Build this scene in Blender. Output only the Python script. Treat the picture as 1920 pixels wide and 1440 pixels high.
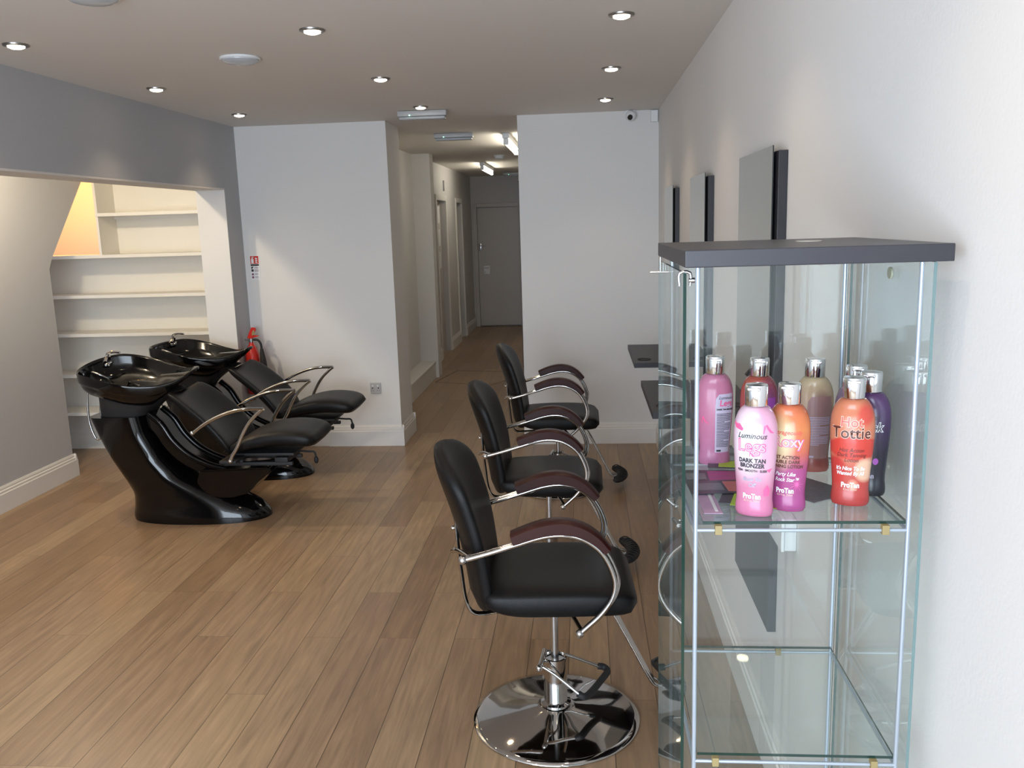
import bpy, bmesh, math, random
from mathutils import Vector, Matrix
random.seed(7)
PI = math.pi
S = bpy.context.scene
for o in list(bpy.data.objects): bpy.data.objects.remove(o)
COL = S.collection

# ---------------------------------------------------------------- camera, exposure, daylight
YAW, PIT, ROL, CH = -0.085, 0.1824, -0.0307, 1.7152
F = Vector((math.sin(YAW)*math.cos(PIT), math.cos(YAW)*math.cos(PIT), -math.sin(PIT)))
R0 = Vector((math.cos(YAW), -math.sin(YAW), 0)); U0 = R0.cross(F)
Rv = math.cos(ROL)*R0 + math.sin(ROL)*U0
Uv = -math.sin(ROL)*R0 + math.cos(ROL)*U0
cam_data = bpy.data.cameras.new('camera'); cam = bpy.data.objects.new('camera', cam_data); COL.objects.link(cam)
M = Matrix.Identity(4)
for i in range(3):
    M[i][0] = Rv[i]; M[i][1] = Uv[i]; M[i][2] = -F[i]
M[0][3], M[1][3], M[2][3] = 0, 0, CH
cam.matrix_world = M
cam_data.sensor_fit = 'HORIZONTAL'; cam_data.sensor_width = 36; cam_data.lens = 36*1630/1920
cam_data.clip_start = 0.02; cam_data.clip_end = 100
S.camera = cam
S.view_settings.view_transform = 'Standard'; S.view_settings.look = 'None'
S.view_settings.gamma = 1; S.view_settings.use_curve_mapping = False
S.view_settings.exposure = -0.16
S.cycles.use_denoising = True
S.cycles.max_bounces = 10; S.cycles.transparent_max_bounces = 24; S.cycles.diffuse_bounces = 5
S.cycles.sample_clamp_indirect = 6.0

W = bpy.data.worlds.new('daylight_world'); S.world = W; W.use_nodes = True
W.node_tree.nodes['Background'].inputs[0].default_value = (0.62, 0.78, 1.0, 1)
W.node_tree.nodes['Background'].inputs[1].default_value = 1.2

def light(name, kind, loc, power, color, parent=None, **k):
    d = bpy.data.lights.new(name, kind); d.energy = power; d.color = color
    for a, b in k.items():
        if a != 'rot': setattr(d, a, b)
    o = bpy.data.objects.new(name, d); COL.objects.link(o); o.location = loc
    if 'rot' in k: o.rotation_euler = k['rot']
    if parent: o.parent = parent
    return o
# daylight entering through the shop window behind the camera
light('window_daylight', 'AREA', (-1.20, -1.70, 1.35), 240, (0.76, 0.875, 1.0), shape='RECTANGLE', size=3.0, size_y=2.0, rot=(PI/2, 0, 0))
DOWN_W, RECESS_W, STAIR_W, TUBE_E = 9.2, 62, 27, 36

# ---------------------------------------------------------------- materials
def newmat(name):
    m = bpy.data.materials.new(name); m.use_nodes = True
    nt = m.node_tree; return m, nt, nt.nodes['Principled BSDF']
def mat(name, col, rough=0.5, metal=0.0, coat=0.0, spec=0.5, noise=0.0, nscale=8, bump=0.0, bscale=200, emis=None, es=0):
    m, nt, b = newmat(name)
    b.inputs['Base Color'].default_value = (*col, 1); b.inputs['Roughness'].default_value = rough
    b.inputs['Metallic'].default_value = metal; b.inputs['Coat Weight'].default_value = coat
    b.inputs['Coat Roughness'].default_value = 0.04
    b.inputs['Specular IOR Level'].default_value = spec
    if emis: b.inputs['Emission Color'].default_value = (*emis, 1); b.inputs['Emission Strength'].default_value = es
    N, L = nt.nodes, nt.links
    if noise or bump: tc = N.new('ShaderNodeTexCoord')
    if noise:
        n = N.new('ShaderNodeTexNoise'); n.inputs['Scale'].default_value = nscale; n.inputs['Detail'].default_value = 5
        L.new(tc.outputs['Object'], n.inputs['Vector'])
        r = N.new('ShaderNodeMapRange'); r.inputs['To Min'].default_value = 1-noise; r.inputs['To Max'].default_value = 1+noise
        L.new(n.outputs['Fac'], r.inputs['Value'])
        x = N.new('ShaderNodeVectorMath'); x.operation = 'SCALE'; x.inputs[0].default_value = col
        L.new(r.outputs[0], x.inputs['Scale']); L.new(x.outputs[0], b.inputs['Base Color'])
    if bump:
        n = N.new('ShaderNodeTexNoise'); n.inputs['Scale'].default_value = bscale; n.inputs['Detail'].default_value = 3
        L.new(tc.outputs['Object'], n.inputs['Vector'])
        bp = N.new('ShaderNodeBump'); bp.inputs['Strength'].default_value = bump; bp.inputs['Distance'].default_value = 0.002
        L.new(n.outputs['Fac'], bp.inputs['Height']); L.new(bp.outputs[0], b.inputs['Normal'])
    return m

M_WHITE = mat('white_wall_paint', (0.71, 0.695, 0.68), 0.75, noise=0.012, nscale=2, bump=0.15, bscale=120)
M_CEIL = mat('ceiling_paint', (0.71, 0.67, 0.63), 0.85, noise=0.012, nscale=2, bump=0.1)
M_GREY = mat('grey_wall_paint', (0.43, 0.435, 0.45), 0.7, noise=0.015, nscale=2, bump=0.15, bscale=120)
M_RECESS = mat('pale_grey_recess_paint', (0.46, 0.46, 0.47), 0.7, noise=0.015, nscale=2, bump=0.15, bscale=120)
M_HALL = mat('hall_wall_paint', (0.56, 0.54, 0.53), 0.6, noise=0.015, nscale=2)
M_CREAM = mat('cream_shelf_paint', (0.76, 0.72, 0.64), 0.5, noise=0.01)
M_TRIM = mat('white_gloss_trim', (0.74, 0.71, 0.68), 0.35, noise=0.01)
M_DOOR = mat('door_paint', (0.50, 0.46, 0.43), 0.4, noise=0.015)
M_DARKDOOR = mat('dark_door_paint', (0.05, 0.035, 0.028), 0.5, noise=0.05)
M_WALNUT = mat('charcoal_board', (0.026, 0.025, 0.030), 0.42, spec=0.35, noise=0.12, nscale=30)
M_CAPBOARD = mat('cabinet_top_board', (0.030, 0.029, 0.036), 0.36, spec=0.45, noise=0.08, nscale=40)
M_BLACKGLOSS = mat('black_gloss_fibreglass', (0.002, 0.002, 0.0024), 0.09, coat=0.0, spec=0.42, noise=0.02)
M_LEATHER = mat('black_vinyl', (0.005, 0.005, 0.0055), 0.42, spec=0.24, bump=0.35, bscale=420, noise=0.05, nscale=30)
M_RUBBER = mat('black_rubber', (0.012, 0.012, 0.013), 0.6, bump=0.2)
M_CHROME = mat('chrome', (0.56, 0.545, 0.53), 0.05, metal=1, noise=0.01)
M_STEEL = mat('brushed_steel', (0.55, 0.55, 0.56), 0.25, metal=1, noise=0.03)
M_ALU = mat('pale_aluminium_tube', (0.40, 0.46, 0.53), 0.32, metal=0.55, noise=0.02)
M_MAHOG = mat('dark_mahogany', (0.034, 0.007, 0.006), 0.35, coat=0.0, spec=0.3, noise=0.3, nscale=14)
M_PLASTIC = mat('white_plastic', (0.75, 0.76, 0.77), 0.4, noise=0.01)
M_PLASTICG = mat('grey_plastic', (0.45, 0.45, 0.46), 0.4, noise=0.01)
M_RED = mat('red_enamel', (0.55, 0.02, 0.012), 0.3, coat=0.3, noise=0.03)
M_YELLOW = mat('amber_pad', (0.27, 0.21, 0.09), 0.5, noise=0.03)
M_BEZEL = mat('darkened_bezel', (0.30, 0.28, 0.26), 0.3, metal=1, noise=0.02)
M_BLACK = mat('black_ink', (0.01, 0.01, 0.01), 0.5, noise=0.02)
M_GREENEDGE = mat('green_glass_edge', (0.004, 0.028, 0.022), 0.08, coat=0.5, noise=0.05, nscale=3)
M_PALEEDGE = mat('pale_glass_edge', (0.13, 0.20, 0.20), 0.1, coat=0.5, noise=0.05, nscale=3)
M_DIFFUSER = mat('opal_diffuser', (0.46, 0.48, 0.51), 0.25, noise=0.01)
M_SILVERCAP = mat('silver_cap', (0.80, 0.80, 0.81), 0.12, metal=1, noise=0.01)
M_LED = mat('lamp_glow', (1, .9, .75), 0.5, emis=(1.0, 0.84, 0.62), es=14)
M_TUBE = mat('fluorescent_glow', (1, 1, 1), 0.5, emis=(1.0, 0.93, 0.76), es=TUBE_E)
M_GREENLED = mat('green_indicator', (.2, 1, .5), 0.5, emis=(0.35, 1.0, 0.65), es=4)
M_MIRROR = mat('mirror_glass', (0.54, 0.54, 0.48), 0.015, metal=1, noise=0.005)

def glass(name, tint, base=0.0):
    m = bpy.data.materials.new(name); m.use_nodes = True; nt = m.node_tree; N, L = nt.nodes, nt.links
    N.clear(); out = N.new('ShaderNodeOutputMaterial')
    g = N.new('ShaderNodeNewGeometry')
    io = N.new('ShaderNodeMapRange'); io.inputs['To Min'].default_value = 1.5; io.inputs['To Max'].default_value = 1/1.5
    L.new(g.outputs['Backfacing'], io.inputs['Value'])
    fr = N.new('ShaderNodeFresnel'); L.new(io.outputs[0], fr.inputs['IOR'])
    tr = N.new('ShaderNodeBsdfTransparent'); tr.inputs[0].default_value = (*tint, 1)
    gl = N.new('ShaderNodeBsdfGlossy'); gl.inputs['Roughness'].default_value = 0.0; gl.inputs['Color'].default_value = (0.95, 1, 1, 1)
    mx = N.new('ShaderNodeMixShader'); L.new(fr.outputs[0], mx.inputs[0]); L.new(tr.outputs[0], mx.inputs[1]); L.new(gl.outputs[0], mx.inputs[2])
    # a faint pale diffuse veil over the pane, varied by noise
    tc = N.new('ShaderNodeTexCoord'); n = N.new('ShaderNodeTexNoise'); n.inputs['Scale'].default_value = 3; L.new(tc.outputs['Object'], n.inputs['Vector'])
    r = N.new('ShaderNodeMapRange'); r.inputs['To Min'].default_value = base*0.7; r.inputs['To Max'].default_value = base*1.3; L.new(n.outputs['Fac'], r.inputs['Value'])
    df = N.new('ShaderNodeBsdfDiffuse'); df.inputs[0].default_value = (0.75, 0.85, 0.85, 1)
    m2 = N.new('ShaderNodeMixShader'); L.new(r.outputs[0], m2.inputs[0]); L.new(mx.outputs[0], m2.inputs[1]); L.new(df.outputs[0], m2.inputs[2])
    L.new(m2.outputs[0], out.inputs[0]); return m
M_GLASS = glass('cabinet_glass', (0.965, 0.985, 0.978), 0.022)

def floor_mat():
    m, nt, b = newmat('oak_plank_vinyl'); N, L = nt.nodes, nt.links
    def mth(op, a, c=None):
        n = N.new('ShaderNodeMath'); n.operation = op
        for i, v in enumerate((a, c)):
            if v is None: continue
            if isinstance(v, (int, float)): n.inputs[i].default_value = v
            else: L.new(v, n.inputs[i])
        return n.outputs[0]
    tc = N.new('ShaderNodeTexCoord'); sp = N.new('ShaderNodeSeparateXYZ'); L.new(tc.outputs['Object'], sp.inputs[0])
    X, Y = sp.outputs[0], sp.outputs[1]
    PW = 0.1615
    cx = mth('ADD', X, 3.31); cxn = mth('DIVIDE', cx, PW); colm = mth('FLOOR', cxn); fx = mth('SUBTRACT', cxn, colm)
    wn = N.new('ShaderNodeTexWhiteNoise'); wn.noise_dimensions = '1D'; L.new(colm, wn.inputs['W'])
    off = mth('MULTIPLY', mth('FLOOR', mth('MULTIPLY', wn.outputs['Value'], 2.999)), 0.46)
    yy = mth('DIVIDE', mth('ADD', mth('ADD', Y, off), -0.16+1.38*8), 1.38); row = mth('FLOOR', yy); fy = mth('SUBTRACT', yy, row)
    cb = N.new('ShaderNodeCombineXYZ'); L.new(colm, cb.inputs[0]); L.new(row, cb.inputs[1])
    w2 = N.new('ShaderNodeTexWhiteNoise'); w2.noise_dimensions = '2D'; L.new(cb.outputs[0], w2.inputs['Vector'])
    ramp = N.new('ShaderNodeValToRGB'); e = ramp.color_ramp.elements
    e[0].position = 0; e[0].color = (0.235, 0.150, 0.085, 1); e[1].position = 1; e[1].color = (0.340, 0.238, 0.141, 1)
    k = ramp.color_ramp.elements.new(0.5); k.color = (0.285, 0.190, 0.120, 1)
    L.new(w2.outputs['Value'], ramp.inputs[0])
    # grain
    gv = N.new('ShaderNodeCombineXYZ'); L.new(mth('MULTIPLY', X, 55), gv.inputs[0]); L.new(mth('ADD', mth('MULTIPLY', Y, 2.4), mth('MULTIPLY', w2.outputs['Value'], 40)), gv.inputs[1])
    gn = N.new('ShaderNodeTexNoise'); gn.inputs['Scale'].default_value = 1; gn.inputs['Detail'].default_value = 6; gn.inputs['Distortion'].default_value = 0.6; L.new(gv.outputs[0], gn.inputs['Vector'])
    gv2 = N.new('ShaderNodeCombineXYZ'); L.new(mth('MULTIPLY', X, 14), gv2.inputs[0]); L.new(mth('ADD', mth('MULTIPLY', Y, 1.6), mth('MULTIPLY', w2.outputs['Value'], 77)), gv2.inputs[1])
    g2 = N.new('ShaderNodeTexNoise'); g2.inputs['Scale'].default_value = 1; g2.inputs['Detail'].default_value = 3; g2.inputs['Distortion'].default_value = 2.5; L.new(gv2.outputs[0], g2.inputs['Vector'])
    gr = mth('ADD', mth('MULTIPLY', mth('SUBTRACT', gn.outputs['Fac'], 0.5), 0.80), mth('MULTIPLY', mth('SUBTRACT', g2.outputs['Fac'], 0.5), 0.70))
    sx = mth('LESS_THAN', mth('MINIMUM', fx, mth('SUBTRACT', 1, fx)), 0.011)
    sy = mth('LESS_THAN', mth('MINIMUM', fy, mth('SUBTRACT', 1, fy)), 0.0012)
    seam = mth('MAXIMUM', sx, mth('MULTIPLY', sy, 0.5))
    fac = mth('MULTIPLY', mth('ADD', 1, gr), mth('SUBTRACT', 1, mth('MULTIPLY', seam, 0.6)))
    sc = N.new('ShaderNodeVectorMath'); sc.operation = 'SCALE'; L.new(ramp.outputs[0], sc.inputs[0]); L.new(fac, sc.inputs['Scale'])
    L.new(sc.outputs[0], b.inputs['Base Color'])
    L.new(mth('ADD', 0.36, mth('MULTIPLY', gr, 0.2)), b.inputs['Roughness'])
    b.inputs['Specular IOR Level'].default_value = 0.45
    bp = N.new('ShaderNodeBump'); bp.inputs['Strength'].default_value = 0.12; bp.inputs['Distance'].default_value = 0.002
    L.new(mth('SUBTRACT', gn.outputs['Fac'], mth('MULTIPLY', seam, 0.8)), bp.inputs['Height']); L.new(bp.outputs[0], b.inputs['Normal'])
    return m
M_FLOOR = floor_mat()

# ---------------------------------------------------------------- mesh helpers
def obj(name, bm, m, parent=None, smooth=None):
    me = bpy.data.meshes.new(name)
    bmesh.ops.recalc_face_normals(bm, faces=bm.faces[:])
    bm.to_mesh(me); bm.free()
    for x in (m if isinstance(m, (list, tuple)) else [m]): me.materials.append(x)
    if smooth is not None:
        for p in me.polygons: p.use_smooth = True
        me.set_sharp_from_angle(angle=math.radians(smooth))
    o = bpy.data.objects.new(name, me); COL.objects.link(o)
    if parent: o.parent = parent
    return o
def thing(name, label, cat, loc=(0, 0, 0), rz=0, group=None):
    o = bpy.data.objects.new(name, None); COL.objects.link(o); o.empty_display_size = 0.05
    o.location = loc; o.rotation_euler = (0, 0, rz); tag(o, label, cat, group); return o
def tag(o, label, cat, group=None):
    o['label'] = label; o['category'] = cat
    if group: o['group'] = group
    return o
def struct(name, bm, m, parent=None, smooth=None):
    o = obj(name, bm, m, parent, smooth)
    if not parent: o['kind'] = 'structure'
    return o
def dup(root, loc=None, rz=None, label=None, group=None):
    r = root.copy(); COL.objects.link(r)
    if loc is not None: r.location = loc
    if rz is not None: r.rotation_euler = (0, 0, rz)
    if label: r['label'] = label
    if group: r['group'] = group
    for ch in list(root.children):
        c = ch.copy(); COL.objects.link(c); c.parent = r
        for g in ch.children:
            d = g.copy(); COL.objects.link(d); d.parent = c
    return r
def B(): return bmesh.new()
def box(bm, x0, x1, y0, y1, z0, z1, bev=0, seg=2, mi=0):
    vs = [bm.verts.new((x, y, z)) for x in (x0, x1) for y in (y0, y1) for z in (z0, z1)]
    fs = [bm.faces.new([vs[i] for i in q]) for q in ((0, 1, 3, 2), (4, 6, 7, 5), (0, 4, 5, 1), (2, 3, 7, 6), (0, 2, 6, 4), (1, 5, 7, 3))]
    for f in fs: f.material_index = mi
    if bev:
        es = list({e for f in fs for e in f.edges})
        bmesh.ops.bevel(bm, geom=es, offset=bev, segments=seg, affect='EDGES', profile=0.5)
    return bm
def bx(*a, **k): return box(B(), *a, **k)
def loft(bm, rings, cap=True, mi=0, closed=True):
    R = [[bm.verts.new(p) for p in r] for r in rings]; n = len(R[0])
    for a, b in zip(R, R[1:]):
        for i in range(n if closed else n-1):
            f = bm.faces.new((a[i], a[(i+1) % n], b[(i+1) % n], b[i])); f.material_index = mi
    if cap:
        for r in (R[0][::-1], R[-1]):
            try: bm.faces.new(r).material_index = mi
            except ValueError: pass
    return bm
def lathe(bm, prof, cx=0, cy=0, n=32, mi=0, sx=1, sy=1):
    rings = [[(cx+r*sx*math.cos(2*PI*i/n), cy+r*sy*math.sin(2*PI*i/n), z) for i in range(n)] for r, z in [(max(r, 1e-4), z) for r, z in prof]]
    return loft(bm, rings, True, mi)
def catmull(P, k=6):
    P = [Vector(p) for p in P]; out = []
    for i in range(len(P)-1):
        p0 = P[i-1] if i else 2*P[0]-P[1]; p1, p2 = P[i], P[i+1]; p3 = P[i+2] if i+2 < len(P) else 2*P[-1]-P[-2]
        for j in range(k):
            t = j/k; out.append(0.5*((2*p1)+(p2-p0)*t+(2*p0-5*p1+4*p2-p3)*t*t+(3*p1-p0-3*p2+p3)*t**3))
    out.append(P[-1]); return out
def tube(bm, P, r, n=12, k=6, smooth=True, mi=0, flat=1.0, rads=None, up=None):
    pts = catmull(P, k) if smooth and len(P) > 2 else [Vector(p) for p in P]
    rings = []; prev = None
    for i, p in enumerate(pts):
        t = (pts[min(i+1, len(pts)-1)]-pts[max(i-1, 0)]).normalized()
        if up is not None: a = Vector(up); a = (a - t*a.dot(t)).normalized()
        elif prev is None:
            a = t.orthogonal().normalized()
        else:
            a = (prev - t*prev.dot(t)).normalized()
        prev = a; b = t.cross(a)
        rr = r if rads is None else rads(i/(len(pts)-1))
        rings.append([p+a*math.cos(2*PI*j/n)*rr*flat+b*math.sin(2*PI*j/n)*rr for j in range(n)])
    return loft(bm, rings, True, mi)
def ball(bm, c, r, sx=1, sy=1, sz=1, n=16, mi=0):
    m = n//2
    rings = [[(c[0]+r*sx*math.sin(PI*j/m)*math.cos(2*PI*i/n), c[1]+r*sy*math.sin(PI*j/m)*math.sin(2*PI*i/n), c[2]+r*sz*math.cos(PI*j/m)) for i in range(n)] for j in range(1, m)]
    return loft(bm, rings, True, mi)
def sup(a, b, e, n=40):
    out = []
    for i in range(n):
        t = 2*PI*i/n; c, s = math.cos(t), math.sin(t)
        out.append((a*math.copysign(abs(c)**(2/e), c), b*math.copysign(abs(s)**(2/e), s)))
    return out
def prism(bm, poly, axis, a, b, mi=0):
    def P(u, v, w): return {'x': (w, u, v), 'y': (u, w, v), 'z': (u, v, w)}[axis]
    r0 = [bm.verts.new(P(u, v, a)) for u, v in poly]; r1 = [bm.verts.new(P(u, v, b)) for u, v in poly]; n = len(poly)
    bm.faces.new(r0).material_index = mi; bm.faces.new(r1[::-1]).material_index = mi
    for i in range(n): bm.faces.new((r0[i], r1[i], r1[(i+1) % n], r0[(i+1) % n])).material_index = mi
    return bm
def text_mesh(s, size, m, parent, fn, name='lettering', bold=0.0, shear=0.0):
    """flat lettering: local (x, y) of each glyph vertex goes through fn(x, y) -> 3D point"""
    cu = bpy.data.curves.new('t', 'FONT'); cu.body = s; cu.size = size; cu.align_x = 'CENTER'; cu.align_y = 'CENTER'
    cu.offset = bold; cu.shear = shear; cu.resolution_u = 3
    to = bpy.data.objects.new('t', cu); COL.objects.link(to)
    dg = bpy.context.evaluated_depsgraph_get(); me = bpy.data.meshes.new_from_object(to.evaluated_get(dg))
    bpy.data.objects.remove(to); bpy.data.curves.remove(cu)
    for v in me.vertices: v.co = fn(v.co.x, v.co.y)
    me.materials.clear(); me.materials.append(m); me.name = name
    o = bpy.data.objects.new(name, me); COL.objects.link(o); o.parent = parent
    return o

# ---------------------------------------------------------------- the room shell
XR, XL, YB, H, ZB = 0.567, -2.63, 6.66, 2.5, 2.035
YF = -1.75           # shop front behind the camera
XS = -3.72           # wall at the back of the side recess
struct('floor', bx(-5.0, XR+.1, YF-.1, 14.85, -.05, 0), M_FLOOR)
bm = B(); box(bm, XL, XR, YF, 14.85, H, H+.08); struct('ceiling', bm, M_CEIL)
bm = B(); box(bm, -4.55, XL, YF, YB, H, H+.08); struct('ceiling_recess', bm, M_WHITE)
struct('wall_right', bx(XR, XR+.1, YF, YB, 0, H), M_WHITE)
struct('wall_back_right', bx(-.47, XR+.1, YB, YB+.12, 0, H), M_WHITE)
struct('wall_hall_right', bx(-.47, -.37, YB+.12, 14.7, 0, H), M_WHITE)
struct('wall_back_left', bx(-2.85, -1.46, YB, 7.12, 0, H), M_WHITE)
# grey side wall: beam, closing wall towards the shop front
bm = B(); box(bm, XL-.22, XL, YF, YB, ZB, H); box(bm, XL-.22, XL, YF, 1.6, 0, ZB)
struct('wall_left', bm, M_GREY)
# pier between recess and back wall: grey room face, white inner jamb
bm = B(); box(bm, XL-.02, XL, 6.385, YB, 0, ZB); struct('wall_left_return', bm, M_GREY)
bm = B(); box(bm, XL-.22, XL-.02, 6.38, YB, 0, ZB); box(bm, XL-.02, XL-.0005, 6.38, 6.3845, 0, ZB); struct('wall_pier', bm, M_WHITE)
bm = B(); box(bm, XL-.219, XL-.001, 1.6, 6.38, ZB-.012, ZB-.0005); struct('trim_1', bm, M_CEIL)
bm = B()   # far wall of the recess, its end edge slanting under the stair
prism(bm, [(YF, 0), (5.85, 0), (5.85, 1.5), (5.90, 1.58), (6.39, 2.14), (6.58, H), (YF, H)], 'x', XS-.09, XS)
struct('wall_recess', bm, M_RECESS)
struct('wall_recess_end', bx(-4.5, -4.4, 5.7, YB, 0, 1.575), M_WHITE)
struct('wall_behind_shelves', bx(-4.4, XL-.22, YB, YB+.06, 0, 1.575), M_CREAM)
struct('wall_above_shelves', bx(-3.655, XL-.22, YB, YB+.06, 1.575, H), M_CREAM)
# stairwell beyond the shelves, lit by its own warm lamp
bm = B(); box(bm, -4.9, -3.6, 7.45, 7.55, 1.0, H); struct('wall_stairwell', bm, M_WHITE)
bm = B(); box(bm, -5.0, -4.9, 5.6, 7.55, 1.0, H); struct('wall_stair_side', bm, M_WHITE)
bm = B(); box(bm, -3.655, -3.6, YB+.06, 7.45, 1.0, H); struct('wall_stair_return', bm, M_WHITE)
bm = B(); box(bm, -4.9, -3.6, 5.6, 7.55, H, H+.08); 
struct('ceiling_stair', bx(-5.0, -3.6, YB+.001, 7.55, H, H+.08), M_WHITE); bm.free()
# hall
struct('wall_hall_left', bx(-2.0, -1.87, 7.12, 9.75, 0, H), M_WHITE)
struct('wall_hall_column', bx(-1.97, -1.668, 9.75, 9.97, 0, H), M_WHITE)
bm = B(); XH = -1.85
for a, b, z0, z1 in ((9.97, 11.15, 0, H), (11.15, 11.90, 2.04, H), (11.90, 12.90, 0, H), (12.90, 13.45, 2.04, H), (13.45, 14.7, 0, H)):
    box(bm, XH-.12, XH, a, b, z0, z1)
struct('wall_hall_doors', bm, M_HALL)
bm = B()
for a, b, z0, z1 in ((-1.97, -1.76, 0, H), (-1.76, -1.06, 2.0, H), (-1.06, -.37, 0, H)): box(bm, a, b, 14.7, 14.8, z0, z1)
struct('wall_hall_end', bm, M_HALL)
# shop front behind the camera
bm = B(); box(bm, -4.5, -2.2, YF-.12, YF, 0, H); box(bm, -2.2, XR+.1, YF-.12, YF, 2.4, H); box(bm, -2.2, XR+.1, YF-.12, YF, 0, .3); box(bm, .52, XR+.1, YF-.12, YF, .3, 2.4)
struct('wall_front', bm, M_WHITE)
bm = B()
for x in (-2.2, -1.3, -.4, .46): box(bm, x, x+.06, YF-.09, YF-.03, .3, 2.4)
for z in (.3, 2.34): box(bm, -2.2, .52, YF-.085, YF-.035, z, z+.06)
struct('window_1', bm, M_TRIM)

SK = [(0, 0), (0.022, 0), (0.022, .118), (.017, .124), (.017, .136), (.011, .142), (.011, .152), (.006, .165), (0, .165)]
def skirt(name, segs, m=M_TRIM, sc=1.0, d=1.0):
    """segs: ((x0,y0),(x1,y1),(nx,ny)) runs; the board stands off the wall along n"""
    bm = B()
    for (x0, y0), (x1, y1), (nx, ny) in segs:
        r = [[(x+nx*u*d, y+ny*u*d, v*sc+.0005) for u, v in SK] for x, y in ((x0, y0), (x1, y1))]
        loft(bm, r)
    return struct(name, bm, m)
e = .0005
skirt('baseboard_right', [((XR-e, YF+.01), (XR-e, YB-.024), (-1, 0))])
skirt('baseboard_back_right', [((-.48, YB-e), (XR-e, YB-e), (0, -1))])
skirt('baseboard_back_left', [((-2.05, YB-e), (-1.438, YB-e), (0, -1))], d=1.25)
skirt('baseboard_back_corner', [((XL+.001, YB-e), (-2.052, YB-e), (0, -1))], d=0.7, sc=.94)
skirt('baseboard_hall_return', [((-1.46+e, YB-.027), (-1.46+e, 7.142), (1, 0)), ((-1.438, 7.12+e), (-1.75, 7.12+e), (0, 1))])
skirt('baseboard_recess', [((XS+e, YF+.01), (XS+e, 5.872), (1, 0)), ((XS+.022, 5.85+e), (XS-.09, 5.85+e), (0, 1))])
skirt('baseboard_shelves', [((-4.39, YB-e), (XL-.222, YB-e), (0, -1))], m=M_CREAM)
skirt('baseboard_hall_doors', [((XH+e, 9.98), (XH+e, 11.06), (1, 0)), ((XH+e, 11.99), (XH+e, 12.83), (1, 0)), ((XH+e, 13.55), (XH+e, 14.69), (1, 0))])
bm = B(); box(bm, -1.869, -1.70, 7.146, 9.749, 0.0005, .165); box(bm, -1.869, -1.692, 7.146, 9.749, .165, .195, .006)
struct('trim_2', bm, M_TRIM)
# hatch let into the hall floor
bm = B(); q = [(-1.66, 9.45), (-1.52, 10.2), (-.62, 10.0), (-1.02, 9.2)]
for (ax, ay), (bx_, by) in zip(q, q[1:]+q[:1]):
    d = Vector((bx_-ax, by-ay)).normalized()*.006; n = Vector((-d.y, d.x))
    loft(bm, [[(ax+n.x, ay+n.y, .0002), (ax-n.x, ay-n.y, .0002), (ax-n.x, ay-n.y, .0012), (ax+n.x, ay+n.y, .0012)], [(bx_+n.x, by+n.y, .0002), (bx_-n.x, by-n.y, .0002), (bx_-n.x, by-n.y, .0012), (bx_+n.x, by+n.y, .0012)]])
struct('trim_3', bm, mat('hatch_seam', (.09, .06, .04), .6, noise=.05))

# hall doors
struct('backing_end_door', bx(-1.97, -.37, 14.801, 14.85, 0, H), M_HALL)  # added backing slab, stops sky light leaking round the end door
struct('backing_side_doors', bx(-2.05, -1.971, 9.98, 14.7, 0, H), M_HALL)  # added backing behind the two side doors, blocks outside light
def arch_side(bm, y0, y1, top=2.04, w=.07, t=.018):
    box(bm, XH+e, XH+t, y0-w, y0, .001, top+w, .004); box(bm, XH+e, XH+t, y1, y1+w, .001, top+w, .004); box(bm, XH+e, XH+t, y0, y1, top, top+w, .004)
def lever(parent, loc, axis='x', sgn=1):
    bm = B(); x, y, z = loc
    if axis == 'x':
        box(bm, x, x+.006*sgn, y-.02, y+.02, z-.08, z+.08, .002); tube(bm, [(x, y, z+.03), (x+.045*sgn, y, z+.03), (x+.05*sgn, y-.02, z+.03), (x+.05*sgn, y-.11, z+.028)], .008, k=4)
    else:
        box(bm, x-.02, x+.02, y-.006, y, z-.06, z+.06, .002); tube(bm, [(x, y, z+.02), (x, y-.045, z+.02), (x+.02, y-.05, z+.02), (x+.10, y-.05, z+.018)], .008, k=4)
    return obj('door_handle', bm, M_STEEL, parent, 40)
d1 = struct('door_1', bx(XH-.105, XH-.065, 11.155, 11.895, .005, 2.035), M_DOOR)
bm = B(); arch_side(bm, 11.15, 11.90); obj('door_frame', bm, M_TRIM, d1)
bm = B()
for z in (1.15, 1.45, 1.75): box(bm, XH-.066, XH-.058, 11.3, 11.75, z, z+.22, .002)
obj('door_pane', bm, M_PLASTIC, d1); lever(d1, (XH-.065, 11.24, 1.02))
d2 = struct('door_2', bx(XH-.105, XH-.065, 12.905, 13.445, .005, 2.035), M_DARKDOOR)
bm = B(); arch_side(bm, 12.90, 13.45); obj('door_frame', bm, M_TRIM, d2); lever(d2, (XH-.065, 13.0, 1.05))
d3 = struct('door_3', bx(-1.755, -1.065, 14.73, 14.77, .02, 1.99), M_DOOR)
bm = B()
for a, b, z0, z1 in ((-1.82, -1.757, .001, 2.06), (-1.063, -1.0, .001, 2.06), (-1.757, -1.063, 1.995, 2.06)): box(bm, a, b, 14.68, 14.699, z0, z1, .004)
obj('door_frame', bm, M_DOOR, d3); lever(d3, (-1.72, 14.73, 1.34), 'y')
bm = B(); box(bm, -1.675, -1.565, 14.712, 14.73, .88, 1.03, .01); o = obj('lock_case', bm, M_PLASTIC, d3)
obj('keyhole', box(bx(-1.66, -1.58, 14.708, 14.712, .985, 1.0), -1.655, -1.64, 14.708, 14.712, .91, .93), M_PLASTICG, o)
d4 = struct('door_4', bx(-.735, -.475, 10.3, 10.34, .005, 2.2), M_DARKDOOR)
obj('door_stop', lathe(B(), [(.0, .0), (.022, .0), (.022, .03), (.014, .045), (0, .05)], -.70, 10.27), M_RUBBER, d4, 40)

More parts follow.
